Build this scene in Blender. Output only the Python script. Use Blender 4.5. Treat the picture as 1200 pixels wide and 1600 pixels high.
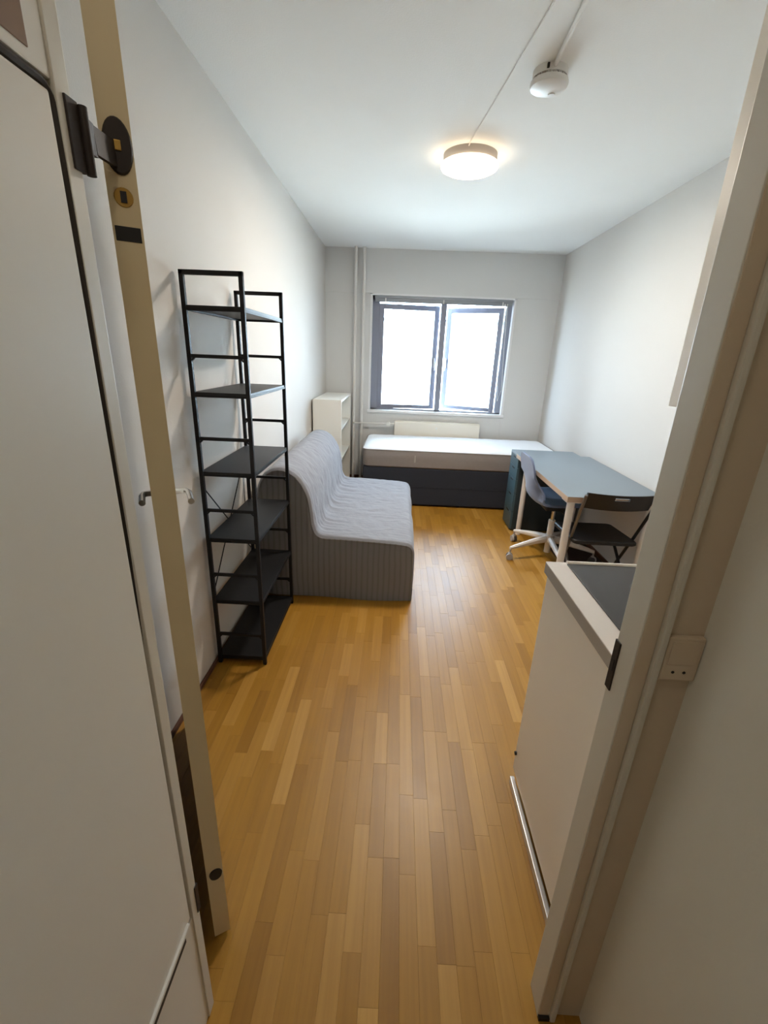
import bpy, bmesh, math, random
from mathutils import Vector, Matrix, noise

random.seed(7)
D = bpy.data
SC = bpy.context.scene
C = SC.collection
for o in list(D.objects):
    D.objects.remove(o)

# ------------------------------------------------------------------ camera
W, L, H = 2.552, 5.377, 2.549          # room width, back wall, ceiling
CAM = Vector((0.853, 0.0, 1.488))
F_PX = 692.625                          # focal length in pixels of the 1200 x 1600 frame


def cam_rot(rx, ry, rz):
    return Matrix.Rotation(rz, 3, 'Z') @ Matrix.Rotation(rx, 3, 'X') @ Matrix.Rotation(ry, 3, 'Y')


RC = cam_rot(-0.341, -0.040, 0.021)
cam = D.objects.new('camera', D.cameras.new('camera'))
C.objects.link(cam)
cam.data.sensor_fit = 'VERTICAL'
cam.data.sensor_height = 36.0
cam.data.sensor_width = 27.0
cam.data.lens = F_PX * 36.0 / 1600.0
cam.data.clip_start = 0.02
cam.data.clip_end = 200
r_, f_, u_ = RC.col[0], RC.col[1], RC.col[2]
cam.matrix_world = Matrix(((r_.x, u_.x, -f_.x, CAM.x), (r_.y, u_.y, -f_.y, CAM.y), (r_.z, u_.z, -f_.z, CAM.z), (0, 0, 0, 1)))
SC.camera = cam

# ------------------------------------------------------------------ world, sun, exposure
world = D.worlds.new('sky')
SC.world = world
world.use_nodes = True
bg = world.node_tree.nodes['Background']
bg.inputs['Color'].default_value = (0.58, 0.78, 1.0, 1)
bg.inputs['Strength'].default_value = 12.5

sun = D.objects.new('sun', D.lights.new('sun', 'SUN'))
C.objects.link(sun)
sun.data.energy = 24.0
sun.data.angle = 0.02
sun.data.color = (0.90, 0.95, 1.0)
sun.rotation_euler = Vector((0.25, 0.75, -0.75)).to_track_quat('-Z', 'Y').to_euler()

portal = D.objects.new('window_portal', D.lights.new('window_portal', 'AREA'))
C.objects.link(portal)
portal.data.shape = 'RECTANGLE'
portal.data.size = 1.56
portal.data.size_y = 1.25
portal.data.cycles.is_portal = True      # gives no light of its own: only guides sampling of the sky through the window
portal.location = (1.295, L + 0.30, 1.48)
portal.rotation_euler = Vector((0, -1, 0)).to_track_quat('-Z', 'Y').to_euler()

LAMP_POWER = 15.0
HALL_FILL_POWER = 0.9  # power of the fill lamp added in the hall
SC.view_settings.view_transform = 'Standard'
SC.view_settings.look = 'None'
SC.view_settings.gamma = 1.0
SC.view_settings.use_curve_mapping = False
SC.view_settings.exposure = 1.0


# ------------------------------------------------------------------ materials
def lin(c):
    def f(v):
        v = v / 255.0
        return v / 12.92 if v <= 0.04045 else ((v + 0.055) / 1.055) ** 2.4
    return (f(c[0]), f(c[1]), f(c[2]), 1.0)


MATS = {}


def mat(name, rgb, rough=0.5, metal=0.0, var=0.06, scale=8.0, bump=0.0, bscale=60.0, sheen=0.0, spec=0.5):
    m = D.materials.new(name)
    m.use_nodes = True
    nt = m.node_tree
    N, K = nt.nodes, nt.links
    b = N['Principled BSDF']
    b.inputs['Roughness'].default_value = rough
    b.inputs['Metallic'].default_value = metal
    b.inputs['Specular IOR Level'].default_value = spec
    if sheen:
        b.inputs['Sheen Weight'].default_value = sheen
    geo = N.new('ShaderNodeNewGeometry')
    col = lin(rgb)
    if var > 0:
        nz = N.new('ShaderNodeTexNoise')
        nz.inputs['Scale'].default_value = scale
        nz.inputs['Detail'].default_value = 4
        K.new(geo.outputs['Position'], nz.inputs['Vector'])
        mx = N.new('ShaderNodeMix')
        mx.data_type = 'RGBA'
        mx.inputs[6].default_value = tuple(max(0, v * (1 - var)) for v in col[:3]) + (1,)
        mx.inputs[7].default_value = tuple(min(1, v * (1 + var)) for v in col[:3]) + (1,)
        K.new(nz.outputs['Fac'], mx.inputs[0])
        K.new(mx.outputs[2], b.inputs['Base Color'])
    else:
        b.inputs['Base Color'].default_value = col
    if bump > 0:
        n2 = N.new('ShaderNodeTexNoise')
        n2.inputs['Scale'].default_value = bscale
        n2.inputs['Detail'].default_value = 3
        K.new(geo.outputs['Position'], n2.inputs['Vector'])
        bp = N.new('ShaderNodeBump')
        bp.inputs['Strength'].default_value = bump
        bp.inputs['Distance'].default_value = 0.01
        K.new(n2.outputs['Fac'], bp.inputs['Height'])
        K.new(bp.outputs['Normal'], b.inputs['Normal'])
    MATS[name] = m
    return m


mat('wall_paint', (214, 210, 204), 0.75, var=0.012, scale=3, bump=0.05, bscale=140)
mat('ceiling_paint', (243, 244, 241), 0.85, var=0.012, scale=3, bump=0.10, bscale=160)
mat('back_wall_paint', (222, 222, 220), 0.75, var=0.012, scale=3, bump=0.04, bscale=140)
mat('doorway_paint', (206, 188, 162), 0.7, var=0.02, scale=4, bump=0.04, bscale=120)
mat('hall_paint', (232, 229, 217), 0.7, var=0.02, scale=4, bump=0.04, bscale=120)
mat('frame_paint', (212, 206, 192), 0.42, var=0.02, scale=5)
mat('door_paint', (214, 210, 200), 0.45, var=0.02, scale=5)
mat('door_edge_wood', (216, 196, 156), 0.5, var=0.06, scale=6)
mat('cupboard_paint', (226, 222, 212), 0.42, var=0.02, scale=3)
mat('cupboard_inset', (128, 98, 70), 0.4, var=0.15, scale=40)
mat('gasket', (52, 46, 40), 0.7, var=0.05)
mat('old_iron', (42, 32, 26), 0.6, metal=0.2, var=0.15, scale=30)
mat('brass', (176, 140, 70), 0.45, metal=0.7, var=0.08)
mat('dark_slot', (26, 23, 22), 0.6, var=0.05)
mat('chrome', (215, 212, 208), 0.18, metal=1.0, var=0.02)
mat('white_plastic', (232, 231, 226), 0.4, var=0.01)
mat('pipe_paint', (226, 224, 219), 0.45, var=0.01)
mat('radiator_paint', (236, 230, 217), 0.4, var=0.01)
mat('baseboard_wood', (92, 56, 38), 0.5, var=0.15, scale=12)
mat('slab_brown', (52, 34, 30), 0.8, var=0.12, scale=40, bump=0.1, bscale=300)
mat('black_steel', (17, 17, 19), 0.5, var=0.04, spec=0.35)
mat('black_shelf', (25, 25, 27), 0.45, var=0.05, scale=20, spec=0.4)
mat('black_plastic', (26, 26, 28), 0.45, var=0.05)
mat('black_seat', (20, 20, 22), 0.5, var=0.05)
mat('grey_tube', (120, 116, 112), 0.4, metal=0.5, var=0.04)
mat('desk_laminate', (122, 136, 146), 0.35, var=0.015, scale=4)
mat('desk_edge', (196, 172, 150), 0.5, var=0.03)
mat('white_leg', (232, 226, 220), 0.35, var=0.01)
mat('drawer_paint', (66, 92, 102), 0.42, var=0.02)
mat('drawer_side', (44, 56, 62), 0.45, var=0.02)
mat('chair_shell_lit', (104, 118, 148), 0.75, var=0.05, scale=80, sheen=0.3)  # window light on the chair's back put into the fabric colour
mat('chair_pad', (92, 128, 168), 0.85, var=0.08, scale=120, sheen=0.3, bump=0.08, bscale=500)
mat('caster_grey', (176, 172, 170), 0.4, var=0.04)
mat('wheel_dark', (70, 66, 66), 0.5, var=0.05)
mat('mattress_top', (238, 240, 243), 0.9, var=0.015, scale=14, bump=0.15, bscale=30)
mat('mattress_side', (142, 134, 130), 0.9, var=0.06, scale=50, bump=0.08, bscale=200)
mat('bed_fabric', (44, 48, 58), 0.9, var=0.08, scale=60)
mat('bookcase_white', (240, 238, 230), 0.4, var=0.01)
mat('kitchen_white', (243, 234, 220), 0.38, var=0.01)
mat('kitchen_top', (238, 230, 222), 0.3, var=0.02, scale=60)
mat('kitchen_edge', (168, 160, 150), 0.4, var=0.02)
mat('hob_glass', (44, 41, 40), 0.38, var=0.03)
mat('hob_ring', (74, 72, 72), 0.4, var=0.03)
mat('aluminium', (214, 214, 214), 0.28, metal=0.7, var=0.02)
mat('window_grey', (138, 142, 156), 0.42, var=0.02)
mat('blind_grey', (150, 156, 162), 0.4, metal=0.2, var=0.02)
mat('sill_white', (236, 236, 236), 0.35, var=0.01)
mat('facade_white', (236, 236, 232), 0.85, var=0.03, scale=0.8)
mat('facade_roof', (38, 44, 52), 0.6, var=0.05, scale=1)
mat('facade_pane', (190, 202, 210), 0.3, var=0.03, scale=1)
mat('facade_frame', (214, 216, 216), 0.5, var=0.02, scale=1)
mat('ground_pale', (170, 168, 160), 0.9, var=0.08, scale=0.4)
mat('subfloor', (120, 84, 48), 0.7, var=0.1)
mat('lamp_base', (178, 172, 166), 0.5, var=0.02)


def glass():
    m = D.materials.new('window_glass')
    m.use_nodes = True
    nt = m.node_tree
    N, K = nt.nodes, nt.links
    N.remove(N['Principled BSDF'])
    tr = N.new('ShaderNodeBsdfTransparent')
    tr.inputs[0].default_value = (0.96, 0.98, 0.98, 1)
    gl = N.new('ShaderNodeBsdfGlossy')
    gl.inputs['Roughness'].default_value = 0.02
    fr = N.new('ShaderNodeFresnel')
    fr.inputs[0].default_value = 1.45
    mx = N.new('ShaderNodeMixShader')
    K.new(fr.outputs[0], mx.inputs[0])
    K.new(tr.outputs[0], mx.inputs[1])
    K.new(gl.outputs[0], mx.inputs[2])
    K.new(mx.outputs[0], N['Material Output'].inputs[0])
    MATS['window_glass'] = m


glass()


def emitter(name, rgb, strength):
    m = D.materials.new(name)
    m.use_nodes = True
    b = m.node_tree.nodes['Principled BSDF']
    b.inputs['Base Color'].default_value = (0.9, 0.88, 0.84, 1)
    b.inputs['Emission Color'].default_value = lin(rgb)
    b.inputs['Emission Strength'].default_value = strength
    MATS[name] = m


emitter('lamp_diffuser', (255, 230, 196), 4.0)


def oak():
    m = D.materials.new('oak_strip')
    m.use_nodes = True
    nt = m.node_tree
    N, K = nt.nodes, nt.links
    b = N['Principled BSDF']
    at = N.new('ShaderNodeAttribute')
    at.attribute_name = 'shade'
    geo = N.new('ShaderNodeNewGeometry')
    mp = N.new('ShaderNodeVectorMath')
    mp.operation = 'MULTIPLY'
    mp.inputs[1].default_value = (70, 2.6, 1)
    K.new(geo.outputs['Position'], mp.inputs[0])
    ad = N.new('ShaderNodeVectorMath')
    ad.operation = 'ADD'
    K.new(mp.outputs[0], ad.inputs[0])
    sc = N.new('ShaderNodeMath')
    sc.operation = 'MULTIPLY'
    sc.inputs[1].default_value = 37.0
    K.new(at.outputs['Fac'], sc.inputs[0])
    K.new(sc.outputs[0], ad.inputs[1])
    nz = N.new('ShaderNodeTexNoise')
    nz.inputs['Scale'].default_value = 1.0
    nz.inputs['Detail'].default_value = 5
    K.new(ad.outputs[0], nz.inputs['Vector'])
    rp = N.new('ShaderNodeValToRGB')
    e = rp.color_ramp.elements
    e[0].position, e[0].color = 0.0, lin((158, 111, 34))
    e[1].position, e[1].color = 1.0, lin((198, 150, 72))
    k = rp.color_ramp.elements.new(0.5)
    k.color = lin((177, 128, 43))
    K.new(at.outputs['Fac'], rp.inputs[0])
    mx = N.new('ShaderNodeMix')
    mx.data_type = 'RGBA'
    mx.blend_type = 'MULTIPLY'
    mx.inputs[0].default_value = 0.55
    r2 = N.new('ShaderNodeValToRGB')
    r2.color_ramp.elements[0].position = 0.3
    r2.color_ramp.elements[0].color = (0.76, 0.70, 0.64, 1)
    r2.color_ramp.elements[1].position = 0.65
    r2.color_ramp.elements[1].color = (1, 1, 1, 1)
    K.new(nz.outputs['Fac'], r2.inputs[0])
    K.new(rp.outputs[0], mx.inputs[6])
    K.new(r2.outputs[0], mx.inputs[7])
    K.new(mx.outputs[2], b.inputs['Base Color'])
    b.inputs['Roughness'].default_value = 0.34
    b.inputs['Specular IOR Level'].default_value = 0.5
    n3 = N.new('ShaderNodeTexNoise')
    n3.inputs['Scale'].default_value = 9
    K.new(geo.outputs['Position'], n3.inputs['Vector'])
    mr = N.new('ShaderNodeMapRange')
    mr.inputs[3].default_value = 0.33
    mr.inputs[4].default_value = 0.44
    K.new(n3.outputs['Fac'], mr.inputs[0])
    K.new(mr.outputs[0], b.inputs['Roughness'])
    MATS['oak_strip'] = m


oak()


def striped(name, c0, c1, axis, pitch, bump=0.25):
    """ribbed cloth: fine cords across one world axis"""
    m = D.materials.new(name)
    m.use_nodes = True
    nt = m.node_tree
    N, K = nt.nodes, nt.links
    b = N['Principled BSDF']
    b.inputs['Roughness'].default_value = 0.95
    b.inputs['Specular IOR Level'].default_value = 0.2
    b.inputs['Sheen Weight'].default_value = 0.15
    geo = N.new('ShaderNodeNewGeometry')
    sp = N.new('ShaderNodeSeparateXYZ')
    K.new(geo.outputs['Position'], sp.inputs[0])
    nz = N.new('ShaderNodeTexNoise')
    nz.inputs['Scale'].default_value = 5
    K.new(geo.outputs['Position'], nz.inputs['Vector'])
    wob = N.new('ShaderNodeMath')
    wob.operation = 'MULTIPLY_ADD'
    wob.inputs[1].default_value = 0.02
    K.new(nz.outputs['Fac'], wob.inputs[0])
    K.new(sp.outputs[axis], wob.inputs[2])
    sn = N.new('ShaderNodeMath')
    sn.operation = 'MULTIPLY'
    sn.inputs[1].default_value = 2 * math.pi / pitch
    K.new(wob.outputs[0], sn.inputs[0])
    s2 = N.new('ShaderNodeMath')
    s2.operation = 'SINE'
    K.new(sn.outputs[0], s2.inputs[0])
    mr = N.new('ShaderNodeMapRange')
    mr.inputs[1].default_value = 0.0
    mr.inputs[2].default_value = 1.0
    K.new(s2.outputs[0], mr.inputs[0])
    mx = N.new('ShaderNodeMix')
    mx.data_type = 'RGBA'
    mx.inputs[6].default_value = lin(c0)
    mx.inputs[7].default_value = lin(c1)
    K.new(mr.outputs[0], mx.inputs[0])
    K.new(mx.outputs[2], b.inputs['Base Color'])
    n2 = N.new('ShaderNodeTexNoise')
    n2.inputs['Scale'].default_value = 26
    n2.inputs['Detail'].default_value = 4
    K.new(geo.outputs['Position'], n2.inputs['Vector'])
    bp = N.new('ShaderNodeBump')
    bp.inputs['Strength'].default_value = bump
    bp.inputs['Distance'].default_value = 0.012
    K.new(n2.outputs['Fac'], bp.inputs['Height'])
    K.new(bp.outputs['Normal'], b.inputs['Normal'])
    MATS[name] = m


striped('sofa_cloth', (141, 142, 148), (147, 148, 154), 'Y', 0.040, 0.35)
striped('sofa_cloth_shaded', (130, 129, 130), (117, 116, 116), 'X', 0.034, 0.12)  # same cloth, with the side's shade put into its colour


# ------------------------------------------------------------------ mesh helpers
ORG = {}


def base_of(bm):
    xs = [v.co.x for v in bm.verts]
    ys = [v.co.y for v in bm.verts]
    zs = [v.co.z for v in bm.verts]
    return Vector(((min(xs) + max(xs)) / 2, (min(ys) + max(ys)) / 2, min(zs)))


def smooth_by_angle(me, ang=0.6):
    try:
        me.polygons.foreach_set('use_smooth', [True] * len(me.polygons))
        me.set_sharp_from_angle(angle=ang)
    except Exception:
        pass


def obj(name, bm, material, parent=None, smooth=False, ang=0.6):
    """one mesh object from world-space geometry"""
    org = ORG[parent.name] if parent else base_of(bm)
    bm.normal_update()
    bmesh.ops.recalc_face_normals(bm, faces=bm.faces[:])
    for v in bm.verts:
        v.co -= org
    me = D.meshes.new(name)
    bm.to_mesh(me)
    bm.free()
    if material:
        me.materials.append(MATS[material])
    if smooth:
        smooth_by_angle(me, ang)
    o = D.objects.new(name, me)
    C.objects.link(o)
    if parent:
        o.parent = parent
    else:
        o.location = org
    ORG[o.name] = org
    return o


def tag(o, label=None, cat=None, group=None, kind=None):
    if label:
        o['label'] = label
    if cat:
        o['category'] = cat
    if group:
        o['group'] = group
    if kind:
        o['kind'] = kind
    return o


def thing(name, loc, label, cat, group=None, kind=None):
    o = D.objects.new(name, None)
    C.objects.link(o)
    o.empty_display_size = 0.1
    o.location = loc
    ORG[o.name] = Vector(loc)
    return tag(o, label, cat, group, kind)


def NB():
    return bmesh.new()


def box(bm, x0, x1, y0, y1, z0, z1, bev=0.0, seg=2):
    vs = [bm.verts.new(p) for p in ((x0, y0, z0), (x1, y0, z0), (x1, y1, z0), (x0, y1, z0), (x0, y0, z1), (x1, y0, z1), (x1, y1, z1), (x0, y1, z1))]
    fs = [bm.faces.new([vs[i] for i in q]) for q in ((3, 2, 1, 0), (4, 5, 6, 7), (0, 1, 5, 4), (1, 2, 6, 5), (2, 3, 7, 6), (3, 0, 4, 7))]
    if bev > 0:
        es = list({e for f in fs for e in f.edges})
        bmesh.ops.bevel(bm, geom=es, offset=bev, segments=seg, profile=0.6, affect='EDGES', clamp_overlap=True)
    return vs


def bx(*a, **k):
    bm = NB()
    box(bm, *a, **k)
    return bm


def frame_axes(d):
    d = d.normalized()
    up = Vector((0, 0, 1)) if abs(d.z) < 0.95 else Vector((1, 0, 0))
    a = d.cross(up).normalized()
    return a, d.cross(a).normalized()


def cyl(bm, p0, p1, r0, r1=None, seg=16, cap=True):
    p0, p1 = Vector(p0), Vector(p1)
    r1 = r0 if r1 is None else r1
    a, b = frame_axes(p1 - p0)
    A, B = [], []
    for i in range(seg):
        t = 2 * math.pi * i / seg
        d = a * math.cos(t) + b * math.sin(t)
        A.append(bm.verts.new(p0 + d * r0))
        B.append(bm.verts.new(p1 + d * r1))
    for i in range(seg):
        j = (i + 1) % seg
        bm.faces.new((A[i], A[j], B[j], B[i]))
    if cap:
        bm.faces.new(A[::-1])
        bm.faces.new(B)


def tube(bm, pts, r, seg=8, closed=False):
    pts = [Vector(p) for p in pts]
    n = len(pts)
    rings = []
    a = None
    for i, p in enumerate(pts):
        if closed:
            d = pts[(i + 1) % n] - pts[i - 1]
        else:
            d = pts[min(i + 1, n - 1)] - pts[max(i - 1, 0)]
        d.normalize()
        if a is None:
            a, _ = frame_axes(d)
        a = (a - d * a.dot(d)).normalized()
        b = d.cross(a)
        rr = r[i] if isinstance(r, (list, tuple)) else r
        rings.append([bm.verts.new(p + (a * math.cos(2 * math.pi * k / seg) + b * math.sin(2 * math.pi * k / seg)) * rr) for k in range(seg)])
    m = n if closed else n - 1
    for i in range(m):
        A, B = rings[i], rings[(i + 1) % n]
        for k in range(seg):
            j = (k + 1) % seg
            bm.faces.new((A[k], A[j], B[j], B[k]))
    if not closed:
        bm.faces.new(rings[0][::-1])
        bm.faces.new(rings[-1])


def bar(bm, p0, p1, w, t, wdir):
    """rectangular bar p0 to p1, width w along wdir, thickness t across"""
    p0, p1 = Vector(p0), Vector(p1)
    d = (p1 - p0).normalized()
    a = Vector(wdir)
    a = (a - d * a.dot(d)).normalized()
    b = d.cross(a)
    vs = []
    for p in (p0, p1):
        for s, q in ((-1, -1), (1, -1), (1, 1), (-1, 1)):
            vs.append(bm.verts.new(p + a * (s * w / 2) + b * (q * t / 2)))
    for q in ((3, 2, 1, 0), (4, 5, 6, 7), (0, 1, 5, 4), (1, 2, 6, 5), (2, 3, 7, 6), (3, 0, 4, 7)):
        bm.faces.new([vs[i] for i in q])


def lathe(bm, prof, cx, cy, seg=40, z0=0.0):
    rings = []
    for r, z in prof:
        if r < 1e-6:
            rings.append([bm.verts.new((cx, cy, z0 + z))])
        else:
            rings.append([bm.verts.new((cx + r * math.cos(2 * math.pi * k / seg), cy + r * math.sin(2 * math.pi * k / seg), z0 + z)) for k in range(seg)])
    for A, B in zip(rings, rings[1:]):
        for k in range(seg):
            j = (k + 1) % seg
            if len(A) == 1 and len(B) == 1:
                continue
            if len(A) == 1:
                bm.faces.new((A[0], B[j], B[k]))
            elif len(B) == 1:
                bm.faces.new((A[k], A[j], B[0]))
            else:
                bm.faces.new((A[k], A[j], B[j], B[k]))


def xform(bm, M):
    bmesh.ops.transform(bm, matrix=M, verts=bm.verts[:])
    return bm


def rot_about(px, py, ang):
    return Matrix.Translation((px, py, 0)) @ Matrix.Rotation(ang, 4, 'Z') @ Matrix.Translation((-px, -py, 0))


def project(p):
    d = RC.transposed() @ (Vector(p) - CAM)
    if d.y < 0.05:
        return None
    return 600 + F_PX * d.x / d.y, 800 - F_PX * d.z / d.y, d.y


# ================================================================== THE SETTING
# ---- floor with parquet strips
floor = obj('floor', bx(-0.02, W + 0.02, -1.35, L, -0.12, -0.012), 'subfloor')
tag(floor, 'oak strip parquet floor running towards the window', 'floor', kind='structure')
PW = 0.0497
LENS = (0.26, 0.34, 0.42, 0.50)
SHADES = (0.10, 0.25, 0.37, 0.46, 0.55, 0.65, 0.80, 1.0)
SHADE_W = (2, 3, 5, 6, 6, 5, 3, 1.4)


def plank_geo(bm, x, y, ln, sh, lay, top=0.0):
    g, c = 0.00005, 0.0004
    x0, x1, y0, y1 = x + g, x + PW - g, y + g, y + ln - g
    lo = [bm.verts.new(p) for p in ((x0, y0, -0.011), (x1, y0, -0.011), (x1, y1, -0.011), (x0, y1, -0.011))]
    mi = [bm.verts.new((v.co.x, v.co.y, top - c)) for v in lo]
    hi = [bm.verts.new(p) for p in ((x0 + c, y0 + c, top), (x1 - c, y0 + c, top), (x1 - c, y1 - c, top), (x0 + c, y1 - c, top))]
    for A, B in ((lo, mi), (mi, hi)):
        for i in range(4):
            j = (i + 1) % 4
            bm.faces.new((A[i], A[j], B[j], B[i]))
    bm.faces.new(hi)
    for v in lo + mi + hi:
        v[lay] = sh


planks = []
x = -0.02
col_i = 0
BLOCK = ((0.0, 1.0, 2.52, 3.92), (1.36, W, 0.67, 1.24), (0.5, W, 4.42, L), (0.02, 0.24, 1.84, 2.40), (1.94, W, 3.84, 4.12), (0, 0.3, 4.42, 5.3))
while x < W:
    y = -1.35 + random.uniform(-0.4, 0.0)
    while y < L:
        ln = random.choice(LENS)
        y0, y1 = max(y, -1.35), min(y + ln, L)
        if y1 - y0 > 0.03:
            sh = random.choices(SHADES, SHADE_W)[0]
            planks.append((x, y0, y1 - y0, sh))
        y += ln
    x += PW


def plank_score(p):
    cx, cy = p[0] + PW / 2, p[1] + p[2] / 2
    if cy < 0.56:
        return 0
    for a, b, c, d in BLOCK:
        if a < cx < b and c < cy < d:
            return 0
    q = project((cx, cy, 0))
    if q is None or not (0 <= q[0] <= 1200 and -50 <= q[1] <= 1650):
        return 0
    if cx > 1.36 and cy < 1.26 or cy < 0.70 and (cx > 1.25 or cx < 0.46) or (cx < 0.46 and cy < 1.25):
        return 0
    return p[2] / q[2] ** 3


ranked = sorted(planks, key=plank_score, reverse=True)
single = [p for p in ranked[:300] if plank_score(p) > 0]
rest = [p for p in planks if p not in set(single)]
PM = {}
for p in single:
    key = (round(p[2], 4), p[3])
    if key not in PM:
        bm = NB()
        lay = bm.verts.layers.float.new('shade')
        plank_geo(bm, 0, 0, p[2], p[3], lay)
        bmesh.ops.recalc_face_normals(bm, faces=bm.faces[:])
        me = D.meshes.new('plank')
        bm.to_mesh(me)
        bm.free()
        me.materials.append(MATS['oak_strip'])
        PM[key] = me
    o = D.objects.new('plank', PM[key])
    C.objects.link(o)
    o.parent = floor
    o.location = Vector((p[0], p[1], random.uniform(-0.0003, 0.0))) - ORG['floor']
bm = NB()
lay = bm.verts.layers.float.new('shade')
for p in rest:
    plank_geo(bm, p[0], p[1], p[2], p[3], lay)
po = obj('far_planks', bm, 'oak_strip', floor)
po['kind'] = 'stuff'

# ---- ceiling
tag(obj('ceiling', bx(-0.15, W + 0.15, 0.55, L + 0.35, H, H + 0.2), 'ceiling_paint'), 'white plastered ceiling of the room', 'ceiling', kind='structure')
tag(obj('ceiling_hall', bx(-0.15, W + 0.15, -1.5, 0.62, 2.42, 2.75), 'hall_paint'), 'ceiling of the narrow entrance hall', 'ceiling', kind='structure')

# ---- walls
tag(obj('wall_left', bx(-0.15, 0.0, 0.5, L + 0.35, -0.12, H), 'wall_paint'), 'white wall behind the black shelf and the sofa', 'wall', kind='structure')
tag(obj('wall_right', bx(W, W + 0.15, 0.5, L + 0.35, -0.12, H), 'wall_paint'), 'white wall along the desk', 'wall', kind='structure')
WX0, WX1, WZ0, WZ1 = 0.515, 2.078, 0.858, 2.108
bm = NB()
WT = L + 0.30
box(bm, 0, WX0, L, WT, -0.12, H)
box(bm, WX1, W, L, WT, -0.12, H)
box(bm, WX0, WX1, L, WT, -0.12, WZ0)
box(bm, WX0, WX1, L, WT, WZ1, H)
box(bm, 0, W, L - 0.012, L, 2.118, H)                 # shallow lintel beam above the window
wb = obj('wall_back', bm, 'back_wall_paint')
tag(wb, 'white back wall around the window', 'wall', kind='structure')
bm = NB()
box(bm, WX0 - 0.02, WX0 + 0.0, L - 0.004, L + 0.001, 0.05, WZ0 - 0.02)
box(bm, WX1 + 0.0, WX1 + 0.012, L - 0.004, L + 0.001, 0.05, WZ0 - 0.03)
obj('panel_joint', bm, 'back_wall_paint', wb)
bm = NB()
box(bm, -0.15, 0.40, 0.60, 0.68, -0.12, H)
box(bm, 1.297, W + 0.15, 0.62, 0.68, -0.12, H)
box(bm, 0.40, 1.297, 0.62, 0.68, 2.12, H)
tag(obj('wall_front', bm, 'doorway_paint'), 'wall with the doorway between hall and room', 'wall', kind='structure')
tag(obj('wall_kitchen', bx(1.95, W + 0.01, 0.67, 1.27, -0.12, H), 'wall_paint'), 'white duct wall behind the kitchenette', 'wall', kind='structure')
# hall shell
bm = NB()
box(bm, 1.36, 1.50, -1.5, 0.64, -0.12, 2.45)
tag(obj('wall_hall_right', bm, 'hall_paint'), 'beige grey hall wall at the right edge of the picture', 'wall', kind='structure')
tag(obj('wall_hall_back', bx(-0.1, 1.5, -1.5, -1.32, -0.12, 2.45), 'hall_paint'), 'wall at the far end of the hall behind the viewer', 'wall', kind='structure')
tag(obj('wall_hall_left', bx(0.1, 0.40, -1.5, 0.62, -0.12, 2.45), 'hall_paint'), 'hall wall carrying the built-in cupboard', 'wall', kind='structure')

# ---- door frame: right jamb with rebate, casing bead and left jamb
t = thing('trim_1', (1.27, 0.64, 0), 'off white door frame post beside the light switch', 'door frame', kind='structure')
obj('jamb', bx(1.257, 1.30, 0.614, 0.672, 0.0, 2.16, bev=0.002), 'frame_paint', t)
obj('stop', bx(1.259, 1.284, 0.6125, 0.618, 0.0, 2.16, bev=0.002), 'doorway_paint', t)
obj('casing_bead', bx(1.284, 1.297, 0.604, 0.622, 0.0, 2.16, bev=0.004), 'frame_paint', t)
obj('strike_plate', bx(1.2545, 1.2585, 0.656, 0.6735, 0.935, 1.034, bev=0.001), 'old_iron', t)
bm = NB()
box(bm, 1.2535, 1.2546, 0.661, 0.669, 0.975, 0.998)
obj('latch_hole', bm, 'dark_slot', t)
bm = NB()
box(bm, 1.258, 1.283, 0.606, 0.6135, -0.001, 0.012)
obj('foot_gap', bm, 'dark_slot', t)
t = thing('trim_2', (0.44, 0.60, 0), 'off white hinge post of the door frame beside the cupboard', 'door frame', kind='structure')
obj('jamb', bx(0.40, 0.4775, 0.575, 0.600, 0.0, 2.16, bev=0.0015), 'frame_paint', t)
obj('rebate', bx(0.39, 0.418, 0.598, 0.684, 0.0, 2.16), 'frame_paint', t)
obj('head', bx(0.39, 1.30, 0.60, 0.672, 2.08, 2.16), 'frame_paint', t)
hp = obj('hinge_plate', bx(0.4745, 0.4800, 0.586, 0.606, 1.672, 1.740, bev=0.001), 'old_iron', t)
obj('hinge_plate', bx(0.4745, 0.4795, 0.592, 0.604, 0.352, 0.43, bev=0.001), 'old_iron', t)

# threshold baseboards
tag(obj('baseboard_left', bx(0.0, 0.012, 0.69, L, 0.0, 0.022, bev=0.002), 'baseboard_wood'), 'low dark brown skirting along the left wall', 'skirting', kind='structure')
tag(obj('baseboard_right', bx(W - 0.012, W, 1.28, L, 0.0, 0.03, bev=0.002), 'baseboard_wood'), 'dark brown skirting along the desk wall', 'skirting', kind='structure')
tag(obj('baseboard_back', bx(0.013, W - 0.013, L - 0.012, L, 0.0, 0.06, bev=0.002), 'baseboard_wood'), 'dark skirting along the window wall', 'skirting', kind='structure')

# ---- open room door, edge towards the viewer
TH = math.radians(28.9)
HX, HY = 0.45, 0.73
MD = Matrix.Translation((HX, HY, 0)) @ Matrix.Rotation(TH, 4, 'Z')   # local y = along leaf, x = across
door = thing('door_1', (HX, HY, 0.0), 'white room door standing open with its brown edge facing the viewer', 'door', kind='structure')


def dobj(name, bm, m, parent=door, **k):
    return obj(name, xform(bm, MD), m, parent, **k)


dobj('leaf', bx(-0.0195, 0.0195, 0.0012, 0.80, 0.012, 2.06, bev=0.001), 'door_paint')
dobj('edge_band', bx(-0.0195, 0.0195, -0.0012, 0.0012, 0.012, 2.06), 'door_edge_wood')


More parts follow.
